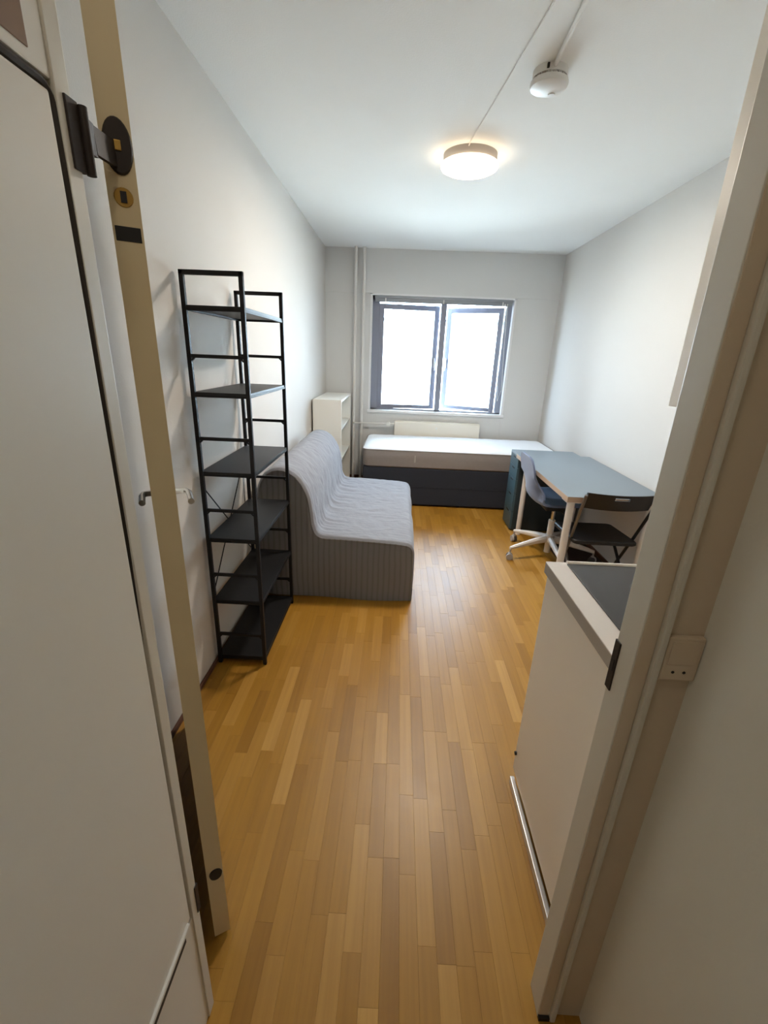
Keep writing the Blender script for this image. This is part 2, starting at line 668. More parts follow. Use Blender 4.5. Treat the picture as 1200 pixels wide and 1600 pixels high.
def disc_on_edge(cx, cz, rx, rz, th, seg=28):
    bm = NB()
    A, B = [], []
    for i in range(seg):
        a = 2 * math.pi * i / seg
        A.append(bm.verts.new((cx + rx * math.cos(a), -0.001, cz + rz * math.sin(a))))
        B.append(bm.verts.new((cx + rx * 0.9 * math.cos(a), -0.001 - th, cz + rz * 0.93 * math.sin(a))))
    for i in range(seg):
        j = (i + 1) % seg
        bm.faces.new((A[i], A[j], B[j], B[i]))
    bm.faces.new(B)
    bm.faces.new(A[::-1])
    return bm


h1 = dobj('hinge_oval', disc_on_edge(0.001, 1.744, 0.0185, 0.034, 0.004), 'old_iron')
dobj('hinge_screw', bx(-0.003, 0.005, -0.0066, -0.0048, 1.738, 1.750, bev=0.0008), 'brass', h1)
bm = NB()
bar(bm, (0.480, 0.610, 1.714), (0.455, 0.668, 1.727), 0.034, 0.006, (0, 0, 1))
bar(bm, (0.457, 0.664, 1.727), (0.4465, 0.728, 1.734), 0.030, 0.006, (0, 0, 1))
obj('hinge_neck', bm, 'old_iron', door)
bm = NB()
cyl(bm, (0.482, 0.610, 1.672), (0.482, 0.610, 1.738), 0.0052, seg=12)
obj('hinge_knuckle', bm, 'old_iron', door, smooth=True)
b1 = dobj('brass_lock', disc_on_edge(0.0, 1.684, 0.0125, 0.0125, 0.002, 18), 'brass')
dobj('lock_slit', bx(-0.004, 0.004, -0.0042, -0.0028, 1.677, 1.691), 'dark_slot', b1)
dobj('latch_slot', bx(-0.0165, 0.0165, -0.0020, -0.0005, 1.629, 1.648, bev=0.0005), 'dark_slot')
dobj('lower_hinge', disc_on_edge(0.002, 0.247, 0.0155, 0.018, 0.004), 'old_iron')
for s in (1, -1):
    bm = NB()
    x0 = s * 0.0195
    cyl(bm, (x0, 0.66, 1.055), (x0 + s * 0.006, 0.66, 1.055), 0.024, seg=24)
    hr = dobj('handle_rose', bm, 'chrome', smooth=True)
    bm = NB()
    e = x0 + s * 0.052
    zz = 1.055
    if s > 0:
        tube(bm, [(x0, .66, zz), (x0 + .03, .66, zz), (x0 + .044, .656, zz), (e, .64, zz - .002), (e, .60, zz - .004), (e, .55, zz - .004)], 0.0095, 12)
    else:
        e = x0 - 0.040
        tube(bm, [(x0, .66, zz), (x0 - .025, .66, zz), (x0 - .036, .656, zz), (e, .64, zz - .002), (e, .58, zz - .004)], 0.0095, 12)
    dobj('handle_lever', bm, 'chrome', hr, smooth=True)

# ---- built-in cupboard on the left of the hall
cup = thing('hall_cupboard', (0.44, 0.1, 0.0), 'tall off white built-in cupboard filling the left edge of the picture', 'cupboard')
obj('carcass', bx(0.405, 0.468, -1.30, 0.574, 0.0, 2.40), 'cupboard_paint', cup)
obj('door_panel', bx(0.46, 0.476, -0.25, 0.5675, 0.380, 1.7335, bev=0.003), 'cupboard_paint', cup)
obj('upper_panel', bx(0.46, 0.4755, -0.25, 0.574, 1.745, 2.40, bev=0.002), 'cupboard_paint', cup)
iv = obj('brown_inset', bx(0.470, 0.4765, -0.2, 0.547, 1.757, 2.3, bev=0.001), 'cupboard_inset', cup)
iv['label'] = 'brown wood grain panel'
# dark sealing strip round the door, corner rounded
bm = NB()
pts = [(0.4715, 0.586, 0.37), (0.4715, 0.5745, 1.70)]
for i in range(1, 7):
    a = math.pi / 2 * i / 6
    pts.append((0.4715, 0.5565 + 0.018 * math.cos(a), 1.722 + 0.0175 * math.sin(a)))
pts += [(0.4715, 0.40, 1.7395), (0.4715, -0.25, 1.7395)]
tube(bm, pts, 0.0052, 8)
obj('seal', bm, 'gasket', cup, smooth=True)
bm = NB()
tube(bm, [(0.4735, 0.586, 0.37), (0.4735, 0.5905, 0.0)], 0.0032, 8)
obj('seal', bm, 'gasket', cup, smooth=True)
obj('ledge', bx(0.46, 0.4815, -0.25, 0.556, 0.377, 0.388, bev=0.0035), 'cupboard_paint', cup)
obj('ledge_shadow', bx(0.462, 0.4780, -0.25, 0.54, 0.357, 0.3775), 'gasket', cup)  # dark strip standing in for the shadow under the ledge
obj('kick_panel', bx(0.46, 0.4745, -0.25, 0.582, 0.0, 0.367, bev=0.002), 'cupboard_paint', cup)

# ---- light switch and socket on the wall beside the frame
sw = thing('light_switch', (1.327, 0.62, 1.0), 'cream square wall switch with two pin holes beside the door frame', 'light switch')
obj('plate', bx(1.300, 1.3585, 0.609, 0.6205, 1.002, 1.084, bev=0.003), 'doorway_paint', sw)
for k in (0, 1):
    bm = NB()
    cyl(bm, (1.320 + 0.018 * k, 0.6095, 1.019), (1.320 + 0.018 * k, 0.6083, 1.019), 0.0026, seg=10)
    obj('pin_hole', bm, 'dark_slot', sw)
obj('rocker', bx(1.307, 1.352, 0.6075, 0.610, 1.034, 1.078, bev=0.001), 'doorway_paint', sw)

# ---- window
win = thing('window_1', (1.295, L + 0.1, WZ0), 'grey double casement window with both sashes ajar', 'window', kind='structure')
FY0, FY1 = L + 0.075, L + 0.135
XM0, XM1 = 1.290, 1.352
bm = NB()
box(bm, WX0 - 0.03, WX1 + 0.03, L - 0.010, L + 0.0, WZ1, WZ1 + 0.012, bev=0.002)
obj('lining', bx(WX0 - 0.016, WX0 + 0.006, L - 0.010, FY0, WZ0 - 0.01, WZ1 + 0.014, bev=0.002), 'sill_white', win)
obj('lining', bx(WX1 - 0.006, WX1 + 0.018, L - 0.010, FY0, WZ0 - 0.01, WZ1 + 0.014, bev=0.002), 'sill_white', win)
obj('lining', bx(WX0 - 0.016, WX1 + 0.018, L - 0.010, FY0, WZ1 - 0.006, WZ1 + 0.014, bev=0.002), 'sill_white', win)
bm.free()
obj('window_sill', bx(WX0 - 0.025, WX1 + 0.03, L - 0.025, FY0 + 0.03, WZ0 - 0.022, WZ0 + 0.008, bev=0.003), 'sill_white', win)
obj('frame_post', bx(WX0, WX0 + 0.085, FY0, FY1, WZ0, WZ1, bev=0.003), 'window_grey', win)
obj('frame_post', bx(WX1 - 0.065, WX1 + 0.02, FY0, FY1, WZ0, WZ1, bev=0.003), 'window_grey', win)
obj('frame_rail', bx(WX0, WX1, FY0, FY1, WZ1 - 0.05, WZ1, bev=0.003), 'window_grey', win)
obj('frame_rail', bx(WX0, WX1, FY0, FY1, WZ0, WZ0 + 0.022, bev=0.003), 'window_grey', win)
obj('mullion', bx(XM0, XM1, FY0, FY1, WZ0, WZ1, bev=0.003), 'window_grey', win)


def sash(x0, x1, hinge, ang):
    z0, z1 = WZ0 + 0.022, 2.030
    y0, y1 = FY0 + 0.030, FY0 + 0.075
    M = rot_about(x0 if hinge == 'l' else x1, y1, ang)
    w = 0.054
    s = obj('sash', xform(bx(x0, x0 + w, y0, y1, z0, z1, bev=0.004), M), 'window_grey', win)
    obj('stile', xform(bx(x1 - w, x1, y0, y1, z0, z1, bev=0.004), M), 'window_grey', s)
    obj('rail', xform(bx(x0 + w, x1 - w, y0, y1, z1 - w, z1, bev=0.004), M), 'window_grey', s)
    obj('rail', xform(bx(x0 + w, x1 - w, y0, y1, z0, z0 + w * 0.8, bev=0.004), M), 'window_grey', s)
    obj('pane', xform(bx(x0 + w - 0.005, x1 - w + 0.005, y0 + 0.02, y0 + 0.026, z0 + w * 0.7, z1 - w + 0.005), M), 'window_glass', s)
    bm = NB()
    hx = x1 - w / 2 if hinge == 'l' else x0 + w / 2
    box(bm, hx - 0.009, hx + 0.009, y0 - 0.012, y0 + 0.001, 1.36, 1.47, bev=0.003)
    tube(bm, [(hx, y0 - 0.004, 1.44), (hx, y0 - 0.03, 1.44), (hx, y0 - 0.035, 1.42), (hx, y0 - 0.035, 1.33)], 0.007, 8)
    obj('sash_handle', xform(bm, M), 'aluminium', s, smooth=True)
    return s


sash(WX0 + 0.078, XM0 - 0.006, 'l', math.radians(7))
sash(XM1 + 0.004, WX1 - 0.066, 'r', math.radians(-22))

# ---- venetian blind pulled up
bl = thing('venetian_blind', (1.31, L + 0.04, 1.99), 'grey venetian blind pulled up at the top of the window', 'blind')
obj('head_rail', bx(WX0 + 0.03, WX1 - 0.012, L + 0.018, L + 0.058, 2.078, 2.103, bev=0.003), 'blind_grey', bl)
sl = NB()
for k in range(6):
    z = 2.077 - k * 0.0045
    dx = random.uniform(-0.002, 0.002)
    o = obj('slat', bx(WX0 + 0.035 + dx, WX1 - 0.018 + dx, L + 0.022, L + 0.054, z - 0.0036, z, bev=0.0), 'blind_grey', bl)
sl.free()
obj('bottom_rail', bx(WX0 + 0.035, WX1 - 0.018, L + 0.022, L + 0.054, 2.038, 2.050, bev=0.003), 'blind_grey', bl)
for xx in (0.66, 1.30, 1.95):
    obj('ladder_tape', bx(xx, xx + 0.012, L + 0.0205, L + 0.022, 2.04, 2.08), 'white_plastic', bl)
bm = NB()
cyl(bm, (WX1 - 0.10, L + 0.012, 2.06), (WX1 - 0.096, L + 0.03, 1.30), 0.005, seg=8)
obj('wand', bm, 'white_plastic', bl, smooth=True)
bm = NB()
tube(bm, [(WX1 - 0.07, L + 0.014, 2.06), (WX1 - 0.055, L + 0.016, 1.6), (WX1 - 0.025, L + 0.02, 1.15), (WX1 - 0.06, L + 0.02, 1.02), (WX1 - 0.085, L + 0.02, 1.3), (WX1 - 0.08, L + 0.016, 1.7), (WX1 - 0.075, L + 0.014, 2.06)], 0.0025, 6)
obj('cord', bm, 'white_plastic', bl, smooth=True)

# ---- outside: block across the yard
BY = L + 14.0
bl2 = thing('apartment_block', (1.3, BY, -6.0), 'pale white apartment block with flat roof seen through the window', 'building')
obj('wall', bx(-18, 22, BY, BY + 8, -6, 2.80), 'facade_white', bl2)
obj('roof_edge', bx(-18.3, 22.3, BY - 0.12, BY + 8.3, 2.78, 2.89, bev=0.01), 'facade_roof', bl2)
for fl in (-3.2, -0.35):
    for k in range(-4, 6):
        xx = 1.4 + k * 2.9
        f = obj('window', bx(xx - 0.65, xx + 0.65, BY - 0.06, BY + 0.05, fl, fl + 1.35, bev=0.01), 'facade_frame', bl2)
        bm = NB()
        box(bm, xx - 0.58, xx - 0.03, BY - 0.075, BY + 0.0, fl + 0.07, fl + 1.28)
        box(bm, xx + 0.03, xx + 0.58, BY - 0.075, BY + 0.0, fl + 0.07, fl + 1.28)
        obj('pane', bm, 'facade_pane', f)
tag(obj('ground', bx(-40, 45, L + 0.5, 60, -6.4, -6.0), 'ground_pale'), 'pale paved yard outside below the window', 'ground', kind='structure')

# ================================================================== FURNITURE
# ---- black ladder shelf
SX0, SX1, SY0, SY1, ST = 0.024, 0.248, 1.826, 2.409, 1.758
sh = thing('shelf_unit', (0.136, 2.117, 0), 'tall open black metal shelf unit against the left wall', 'shelf')
pr = 0.0085
RZ = (1.455, 1.128, 0.810, 0.493, 0.168)
SZ = (1.632, 1.311, 0.980, 0.672, 0.354, 0.040)
for yy in (SY0, SY1):
    for xx in (SX0, SX1):
        obj('post', bx(xx - pr, xx + pr, yy - pr, yy + pr, 0.0, ST, bev=0.002), 'black_steel', sh)
    obj('top_rail', bx(SX0 - pr, SX1 + pr, yy - pr, yy + pr, ST - 0.017, ST, bev=0.002), 'black_steel', sh)
    for z in RZ:
        bm = NB()
        box(bm, SX0, SX1, yy - 0.006, yy + 0.006, z - 0.007, z + 0.007, bev=0.002)
        for s, xx in ((1, SX0 + pr), (-1, SX1 - pr)):
            bar(bm, (xx, yy, z - 0.016), (xx + s * 0.014, yy, z - 0.002), 0.01, 0.006, (0, 1, 0))
        obj('rung', bm, 'black_steel', sh)
for z in SZ:
    s = obj('shelf_board', bx(SX0 - 0.004, SX1 + 0.004, SY0 - 0.004, SY1 + 0.004, z - 0.004, z + 0.006, bev=0.001), 'black_shelf', sh)
    bm = NB()
    for xx in (SX0, SX1):
        box(bm, xx - 0.006, xx + 0.006, SY0, SY1, z - 0.012, z - 0.004)
    for yy in (SY0, SY1):
        box(bm, SX0, SX1, yy - 0.007, yy + 0.007, z - 0.013, z - 0.003)
    obj('shelf_rim', bm, 'black_steel', s)
bm = NB()
tube(bm, [(0.020, SY0, 0.92), (0.020, SY1, 0.36)], 0.003, 6)
obj('cross_brace', bm, 'black_steel', sh)
bm = NB()
tube(bm, [(0.015, SY1, 0.95), (0.015, SY0, 0.36)], 0.003, 6)
obj('cross_brace', bm, 'black_steel', sh)

# ---- sofa bed with ribbed loose cover
prof = [(0.035, 0.012), (0.032, 0.25), (0.032, 0.5), (0.036, 0.68), (0.050, 0.745), (0.082, 0.797), (0.125, 0.829), (0.172, 0.840), (0.222, 0.832), (0.278, 0.800), (0.326, 0.735), (0.355, 0.66), (0.368, 0.57), (0.378, 0.49), (0.398, 0.440), (0.440, 0.422), (0.55, 0.420), (0.70, 0.415), (0.84, 0.408), (0.93, 0.402), (0.975, 0.388), (0.997, 0.355), (1.003, 0.30), (1.004, 0.15), (1.000, 0.010)]


def resample(pts, n):
    pts = [Vector((p[0], 0, p[1])) for p in pts]
    dense = []
    m = len(pts)
    for i in range(m - 1):
        p0, p1, p2, p3 = pts[max(i - 1, 0)], pts[i], pts[i + 1], pts[min(i + 2, m - 1)]
        for k in range(14):
            t = k / 14
            dense.append(0.5 * ((2 * p1) + (-p0 + p2) * t + (2 * p0 - 5 * p1 + 4 * p2 - p3) * t * t + (-p0 + 3 * p1 - 3 * p2 + p3) * t ** 3))
    dense.append(pts[-1])
    ds = [0]
    for a, b in zip(dense, dense[1:]):
        ds.append(ds[-1] + (b - a).length)
    out, j = [], 0
    for i in range(n):
        s = ds[-1] * i / (n - 1)
        while j < len(ds) - 2 and ds[j + 1] < s:
            j += 1
        f = (s - ds[j]) / max(1e-9, ds[j + 1] - ds[j])
        out.append(dense[j].lerp(dense[j + 1], f))
    return out


P2 = resample(prof, 150)
NRM = []
for i, p in enumerate(P2):
    d = (P2[min(i + 1, len(P2) - 1)] - P2[max(i - 1, 0)]).normalized()
    NRM.append(Vector((-d.z, 0, d.x)))
sofa = thing('sofa_bed', (0.52, 3.21, 0), 'grey sofa bed in a loose ribbed cover beside the black shelf unit', 'sofa')
Y0, Y1 = 2.500, 3.922
NY = 110
RR = 0.016


def sofa_pt(i, y, rag=True):
    p, n = P2[i], NRM[i]
    e = min(y - Y0, Y1 - y)
    ins = 0.0
    if e < RR:
        ins = RR - math.sqrt(max(0, RR * RR - (RR - e) ** 2))
    q = Vector((p.x, y, p.z))
    w = 0.0
    seat = p.z > 0.38 and p.x > 0.36
    back = 0.06 < p.x <= 0.42 and p.z > 0.43
    if seat or back:
        v = Vector((q.x * 5.0 + 2.5 * noise.noise(q * 3), q.y * 7.0 + 3.0 * noise.noise(q * 2.6 + Vector((5, 2, 1))), q.z * 5.0))
        w += 0.006 * (0.5 - abs(noise.noise(v)))
        v = Vector((q.x * 10.0 + q.y * 4 + 2 * noise.noise(q * 4), q.y * 13.0 - q.x * 8 + 2 * noise.noise(q * 5), q.z * 10.0))
        w += 0.0085 * (0.5 - abs(noise.noise(v + Vector((3, 1, 7)))))
        k = math.exp(-((p.x - 0.40) ** 2 + (p.z - 0.43) ** 2) / 0.02)
        w += k * 0.012 * noise.noise(Vector((q.x * 4, q.y * 26.0, q.z * 4)))
        w += -0.012 * math.exp(-((p.x - 0.70) ** 2) / 0.05) * math.sin(math.pi * (y - Y0) / (Y1 - Y0)) * (1 if seat else 0)
    else:
        w += 0.006 * noise.noise(Vector((q.x * 2, q.y * 5.0, q.z * 2)))
    w *= min(1.0, e / 0.05 + 0.15)
    q += n * (w - ins * (1 if p.z > 0.1 else 0.4))
    if i == 0 or i == len(P2) - 1:
        q.z = 0.006 + 0.006 * noise.noise(Vector((0.3, q.y * 6, 0)))
    return q


bm = NB()
rows = []
for j in range(NY + 1):
    t = j / NY
    y = Y0 + (Y1 - Y0) * (0.5 - 0.5 * math.cos(math.pi * t)) * 0.35 + (Y1 - Y0) * t * 0.65
    rows.append([bm.verts.new(sofa_pt(i, y)) for i in range(len(P2))])
for A, B in zip(rows, rows[1:]):
    for i in range(len(P2) - 1):
        bm.faces.new((A[i], A[i + 1], B[i + 1], B[i]))
obj('cover', bm, 'sofa_cloth', sofa, smooth=True, ang=3.0)
for yy, sgn in ((Y0, 1), (Y1, -1)):
    bm = NB()
    ring = [sofa_pt(i, yy) for i in range(len(P2))]
    up = [q for q in ring if q.z > 0.02]
    cols, last = [], -1.0
    for q in up:                       # upper outline, one column per profile point
        if q.x > last + 0.0008:
            cols.append(q)
            last = q.x
    K = 16
    grid = []
    for q in cols:
        col = []
        for k in range(K + 1):
            f = k / K
            z = 0.006 + 0.005 * math.sin(q.x * 5 + 1) + (q.z - 0.006) * f
            d = min(f * 3, (1 - f) * 5, 1.0)
            e = max(0.0, min(1.0, (q.x - 0.03) * 12, (1.004 - q.x) * 12))
            out = 0.010 * d * e + (0.010 + 0.006 * math.sin(q.x * 11)) * (1 - f) ** 2 * e + 0.004 * e * d * noise.noise(Vector((q.x * 6, 3, z * 3)))
            col.append(bm.verts.new((q.x, yy - sgn * out, z)))
        grid.append(col)
    for A, B in zip(grid, grid[1:]):
        for k in range(K):
            bm.faces.new((A[k], B[k], B[k + 1], A[k + 1]))
    obj('side_panel', bm, 'sofa_cloth_shaded', sofa, smooth=True, ang=1.2)
    bm = NB()
    tube(bm, [r + NRM[i] * 0.001 for i, r in enumerate(ring)], 0.0045, 6)
    obj('seam', bm, 'sofa_cloth_shaded', sofa, smooth=True)

# ---- white low bookcase
bk = thing('bookcase', (0.16, 4.86, 0), 'low white open bookcase in the corner behind the sofa', 'bookcase')
bx0, bx1, by0, by1, bz = 0.022, 0.302, 4.425, 5.285, 1.052
obj('side', bx(bx0, bx1, by0, by0 + 0.018, 0, bz - 0.02, bev=0.001), 'bookcase_white', bk)
obj('side', bx(bx0, bx1, by1 - 0.018, by1, 0, bz - 0.02, bev=0.001), 'bookcase_white', bk)
obj('top', bx(bx0, bx1, by0, by1, bz - 0.02, bz, bev=0.001), 'bookcase_white', bk)
obj('back', bx(bx0 - 0.004, bx0 + 0.002, by0 + 0.002, by1 - 0.002, 0.02, bz - 0.004), 'bookcase_white', bk)
for z in (0.05, 0.43, 0.752):
    obj('shelf', bx(bx0 + 0.002, bx1 - 0.006, by0 + 0.018, by1 - 0.018, z, z + 0.018, bev=0.001), 'bookcase_white', bk)
obj('plinth', bx(bx1 - 0.03, bx1 - 0.012, by0 + 0.018, by1 - 0.018, 0, 0.05), 'bookcase_white', bk)

# ---- heating pipes and radiator
for xx, lb in ((0.337, 'white heating pipe next to the low bookcase'), (0.428, 'white heating pipe nearer the window')):
    p = thing('heating_pipe', (xx, L - 0.06, 0), lb, 'pipe', 'risers in the window corner')
    bm = NB()
    cyl(bm, (xx, L - 0.06, 0.0), (xx, L - 0.06, H), 0.0165, seg=16)
    obj('riser', bm, 'pipe_paint', p, smooth=True)
    bm = NB()
    lathe(bm, [(0.017, 0.0), (0.032, 0.0), (0.030, 0.008), (0.017, 0.010)], xx, L - 0.06, 20)
    obj('floor_rose', bm, 'pipe_paint', p, smooth=True)
    bm = NB()
    box(bm, xx - 0.006, xx + 0.006, L - 0.06, L, 1.60, 1.612)
    obj('bracket', bm, 'pipe_paint', p)
rad = thing('radiator', (1.32, L - 0.08, 0.2), 'cream panel radiator under the window behind the bed', 'radiator')
obj('panel', bx(0.822, 1.828, L - 0.105, L - 0.075, 0.22, 0.752, bev=0.008), 'radiator_paint', rad)
obj('top_grille', bx(0.83, 1.82, L - 0.098, L - 0.03, 0.742, 0.758, bev=0.002), 'radiator_paint', rad)
obj('rear_panel', bx(0.83, 1.82, L - 0.045, L - 0.025, 0.22, 0.745, bev=0.004), 'radiator_paint', rad)
bm = NB()
tube(bm, [(0.337, L - 0.078, 0.715), (0.350, L - 0.092, 0.715), (0.72, L - 0.092, 0.720), (0.822, L - 0.092, 0.722)], 0.009, 10)
obj('feed_pipe', bm, 'pipe_paint', rad, smooth=True)
bm = NB()
cyl(bm, (0.752, L - 0.09, 0.722), (0.752, L - 0.16, 0.722), 0.021, 0.024, seg=20)
v = obj('valve_head', bm, 'white_plastic', rad, smooth=True)
bm = NB()
cyl(bm, (1.32, L - 0.104, 0.69), (1.32, L - 0.112, 0.69), 0.012, seg=14)
obj('bleed_cap', bm, 'white_plastic', rad)

# ---- bed
bb = thing('bed_base', (1.53, 4.86, 0), 'dark navy divan base of the bed below the window', 'bed')
obj('box', bx(0.525, W - 0.02, 4.418, 5.255, 0.018, 0.408, bev=0.012), 'bed_fabric', bb)
for xx in (0.60, 1.53, 2.46):
    for yy in (4.48, 5.19):
        bm = NB()
        cyl(bm, (xx, yy, 0), (xx, yy, 0.03), 0.025, seg=12)
        obj('foot', bm, 'black_plastic', bb)
obj('seam', bx(0.522, W - 0.018, 4.4145, 4.42, 0.205, 0.210), 'bed_fabric', bb)


def rrect(x0, x1, y0, y1, r, n=6):
    out = []
    for cx, cy, a0 in ((x1 - r, y1 - r, 0), (x0 + r, y1 - r, 90), (x0 + r, y0 + r, 180), (x1 - r, y0 + r, 270)):
        for k in range(n + 1):
            a = math.radians(a0 + 90 * k / n)
            out.append((cx + r * math.cos(a), cy + r * math.sin(a)))
    return out


def stack_loops(bm, loops, cap=True):
    rs = [[bm.verts.new(p) for p in lp] for lp in loops]
    n = len(rs[0])
    for A, B in zip(rs, rs[1:]):
        for i in range(n):
            j = (i + 1) % n
            bm.faces.new((A[i], A[j], B[j], B[i]))
    if cap:
        bm.faces.new(rs[0][::-1])
        bm.faces.new(rs[-1])


mt = thing('mattress', (1.53, 4.86, 0.41), 'single mattress with white top and grey brown sides on the dark base', 'mattress')
mx0, mx1, my0, my1 = 0.520, W - 0.012, 4.408, 5.262
bm = NB()
stack_loops(bm, [[(a, b, z) for a, b in rrect(mx0 + i, mx1 - i, my0 + i, my1 - i, 0.06)] for i, z in ((0.012, 0.410), (0.002, 0.420), (-0.002, 0.50), (0.0, 0.576), (0.006, 0.586))])
obj('side_border', bm, 'mattress_side', mt, smooth=True)
bm = NB()
# quilted top cushion as a grid with soft edge
gx, gy = 64, 30
g = []
for j in range(gy + 1):
    row = []
    for i in range(gx + 1):
        u, v = i / gx, j / gy
        X = mx0 + 0.002 + (mx1 - mx0 - 0.004) * u
        Y = my0 + 0.002 + (my1 - my0 - 0.004) * v
        ex = min(X - mx0, mx1 - X)
        ey = min(Y - my0, my1 - Y)
        e = min(ex, ey)
        z = 0.583 + 0.024 * (1 - math.exp(-e / 0.03)) + 0.0035 * abs(math.sin(X * 14 + Y * 14)) * abs(math.sin(X * 14 - Y * 14)) * min(1, e / 0.06)
        # round the plan corners
        r = 0.06
        if ex < r and ey < r:
            cx = mx0 + r if X < 1.5 else mx1 - r
            cy = my0 + r if Y < 4.8 else my1 - r
            d = Vector((X - cx, Y - cy))
            m_ = max(abs(d.x), abs(d.y))
            if d.length > 1e-6:
                d = d.normalized() * m_
            X, Y = cx + d.x, cy + d.y
        row.append(bm.verts.new((X, Y, z)))
    g.append(row)
for A, B in zip(g, g[1:]):
    for i in range(gx):
        bm.faces.new((A[i], A[i + 1], B[i + 1], B[i]))
obj('quilted_top', bm, 'mattress_top', mt, smooth=True, ang=3)
bm = NB()
tube(bm, [(a, b, 0.584) for a, b in rrect(mx0, mx1, my0, my1, 0.06)], 0.005, 6, closed=True)
obj('piping', bm, 'mattress_side', mt, smooth=True)
obj('side_tab', bx(1.045, 1.060, my0 - 0.004, my0 + 0.002, 0.47, 0.54), 'kitchen_edge', mt)

# ---- desk
dk = thing('desk', (2.22, 3.22, 0), 'desk with grey blue top and white round legs against the right wall', 'desk')
dx0, dx1, dy0, dy1 = 1.905, 2.532, 2.590, 3.835
top = obj('tabletop', bx(dx0, dx1, dy0, dy1, 0.687, 0.7195, bev=0.001), 'desk_edge', dk)
obj('top_surface', bx(dx0 + 0.0015, dx1 - 0.0015, dy0 + 0.0015, dy1 - 0.0015, 0.719, 0.7208), 'desk_laminate', top)
for xx, yy in ((1.953, 2.645), (2.445, 2.645), (1.992, 3.765), (2.445, 3.765)):
    bm = NB()
    cyl(bm, (xx, yy, 0.012), (xx, yy, 0.68), 0.0215, 0.024, seg=20)
    lg = obj('leg', bm, 'white_leg', dk, smooth=True)
    obj('leg_plate', bx(xx - 0.045, xx + 0.045, yy - 0.045, yy + 0.045, 0.679, 0.6875, bev=0.002), 'white_leg', lg)
    bm = NB()
    cyl(bm, (xx, yy, 0.0), (xx, yy, 0.016), 0.024, seg=16)
    obj('foot', bm, 'white_leg', lg)

# ---- drawer unit
dr = thing('drawer_unit', (2.21, 3.98, 0), 'grey blue drawer unit with five drawers at the far end of the desk', 'drawer unit')
ux0, ux1, uy0, uy1, uz = 1.930, 2.490, 3.842, 4.112, 0.705
obj('carcass', bx(ux0 + 0.018, ux1, uy0, uy1, 0.012, uz - 0.018, bev=0.001), 'drawer_side', dr)
obj('top', bx(ux0, ux1, uy0, uy1, uz - 0.018, uz, bev=0.0015), 'desk_laminate', dr)
zs = (0.687, 0.588, 0.480, 0.345, 0.185, 0.015)
for a, b in zip(zs, zs[1:]):
    d = obj('drawer', bx(ux0, ux0 + 0.018, uy0 + 0.001, uy1 - 0.001, b + 0.0025, a - 0.001, bev=0.0015), 'drawer_paint', dr)
    yc = (uy0 + uy1) / 2
    bm = NB()
    box(bm, ux0 - 0.0012, ux0 + 0.001, yc - 0.04, yc + 0.04, a - 0.026, a - 0.014, bev=0.0004)
    obj('grip_slot', bm, 'dark_slot', d)
for xx in (ux0 + 0.05, ux1 - 0.05):
    for yy in (uy0 + 0.03, uy1 - 0.03):
        bm = NB()
        cyl(bm, (xx, yy, 0), (xx, yy, 0.013), 0.015, seg=10)
        obj('foot', bm, 'black_plastic', dr)

# ---- swivel chair (faces the wall, +X)
CX, CY = 2.112, 3.32
ch = thing('swivel_chair', (CX, CY, 0), 'blue upholstered swivel chair with white star base pushed under the desk', 'chair')
cprof = [(0.255, 0.440, 0.17), (0.250, 0.462, 0.195), (0.20, 0.470, 0.218), (0.08, 0.462, 0.232), (-0.05, 0.456, 0.236), (-0.13, 0.460, 0.236), (-0.185, 0.480, 0.232), (-0.215, 0.520, 0.228), (-0.230, 0.570, 0.210), (-0.240, 0.630, 0.186), (-0.252, 0.700, 0.184), (-0.268, 0.770, 0.172), (-0.277, 0.805, 0.140), (-0.280, 0.822, 0.09)]


def crom(vals, t):
    m = len(vals) - 1
    f = t * m
    i = min(int(f), m - 1)
    t = f - i
    g = lambda k: Vector(vals[min(max(k, 0), m)])
    p0, p1, p2, p3 = g(i - 1), g(i), g(i + 1), g(i + 2)
    return 0.5 * ((2 * p1) + (-p0 + p2) * t + (2 * p0 - 5 * p1 + 4 * p2 - p3) * t * t + (-p0 + 3 * p1 - 3 * p2 + p3) * t ** 3)


def shell_grid(off, inset, nv=44, nu=18, v0=0.0, v1=1.0):
    G = []
    for j in range(nv + 1):
        t = v0 + (v1 - v0) * j / nv
        p = crom(cprof, t)
        q = crom(cprof, min(1, t + 0.01)) - crom(cprof, max(0, t - 0.01))
        n = Vector((q.z, 0, -q.x)).normalized()      # points down / backwards
        back = min(1, max(0, (p.y - 0.46) / 0.12))
        row = []
        for i in range(nu + 1):
            u = -1 + 2 * i / nu
            hw = p.z - inset
            X = p.x + (0.085 * back * min(1.0, max(0.0, 1 - (p.y - 0.52) / 0.16)) * abs(u) ** 2.2)
            Z = p.y + 0.030 * (1 - back) * abs(u) ** 2.5
            n3 = Vector((n.x, 0, n.y if False else n.z))
            row.append(Vector((X, u * hw, Z)) + Vector((q.y, 0, -q.x)).normalized() * (-off))
        G.append(row)
    return G


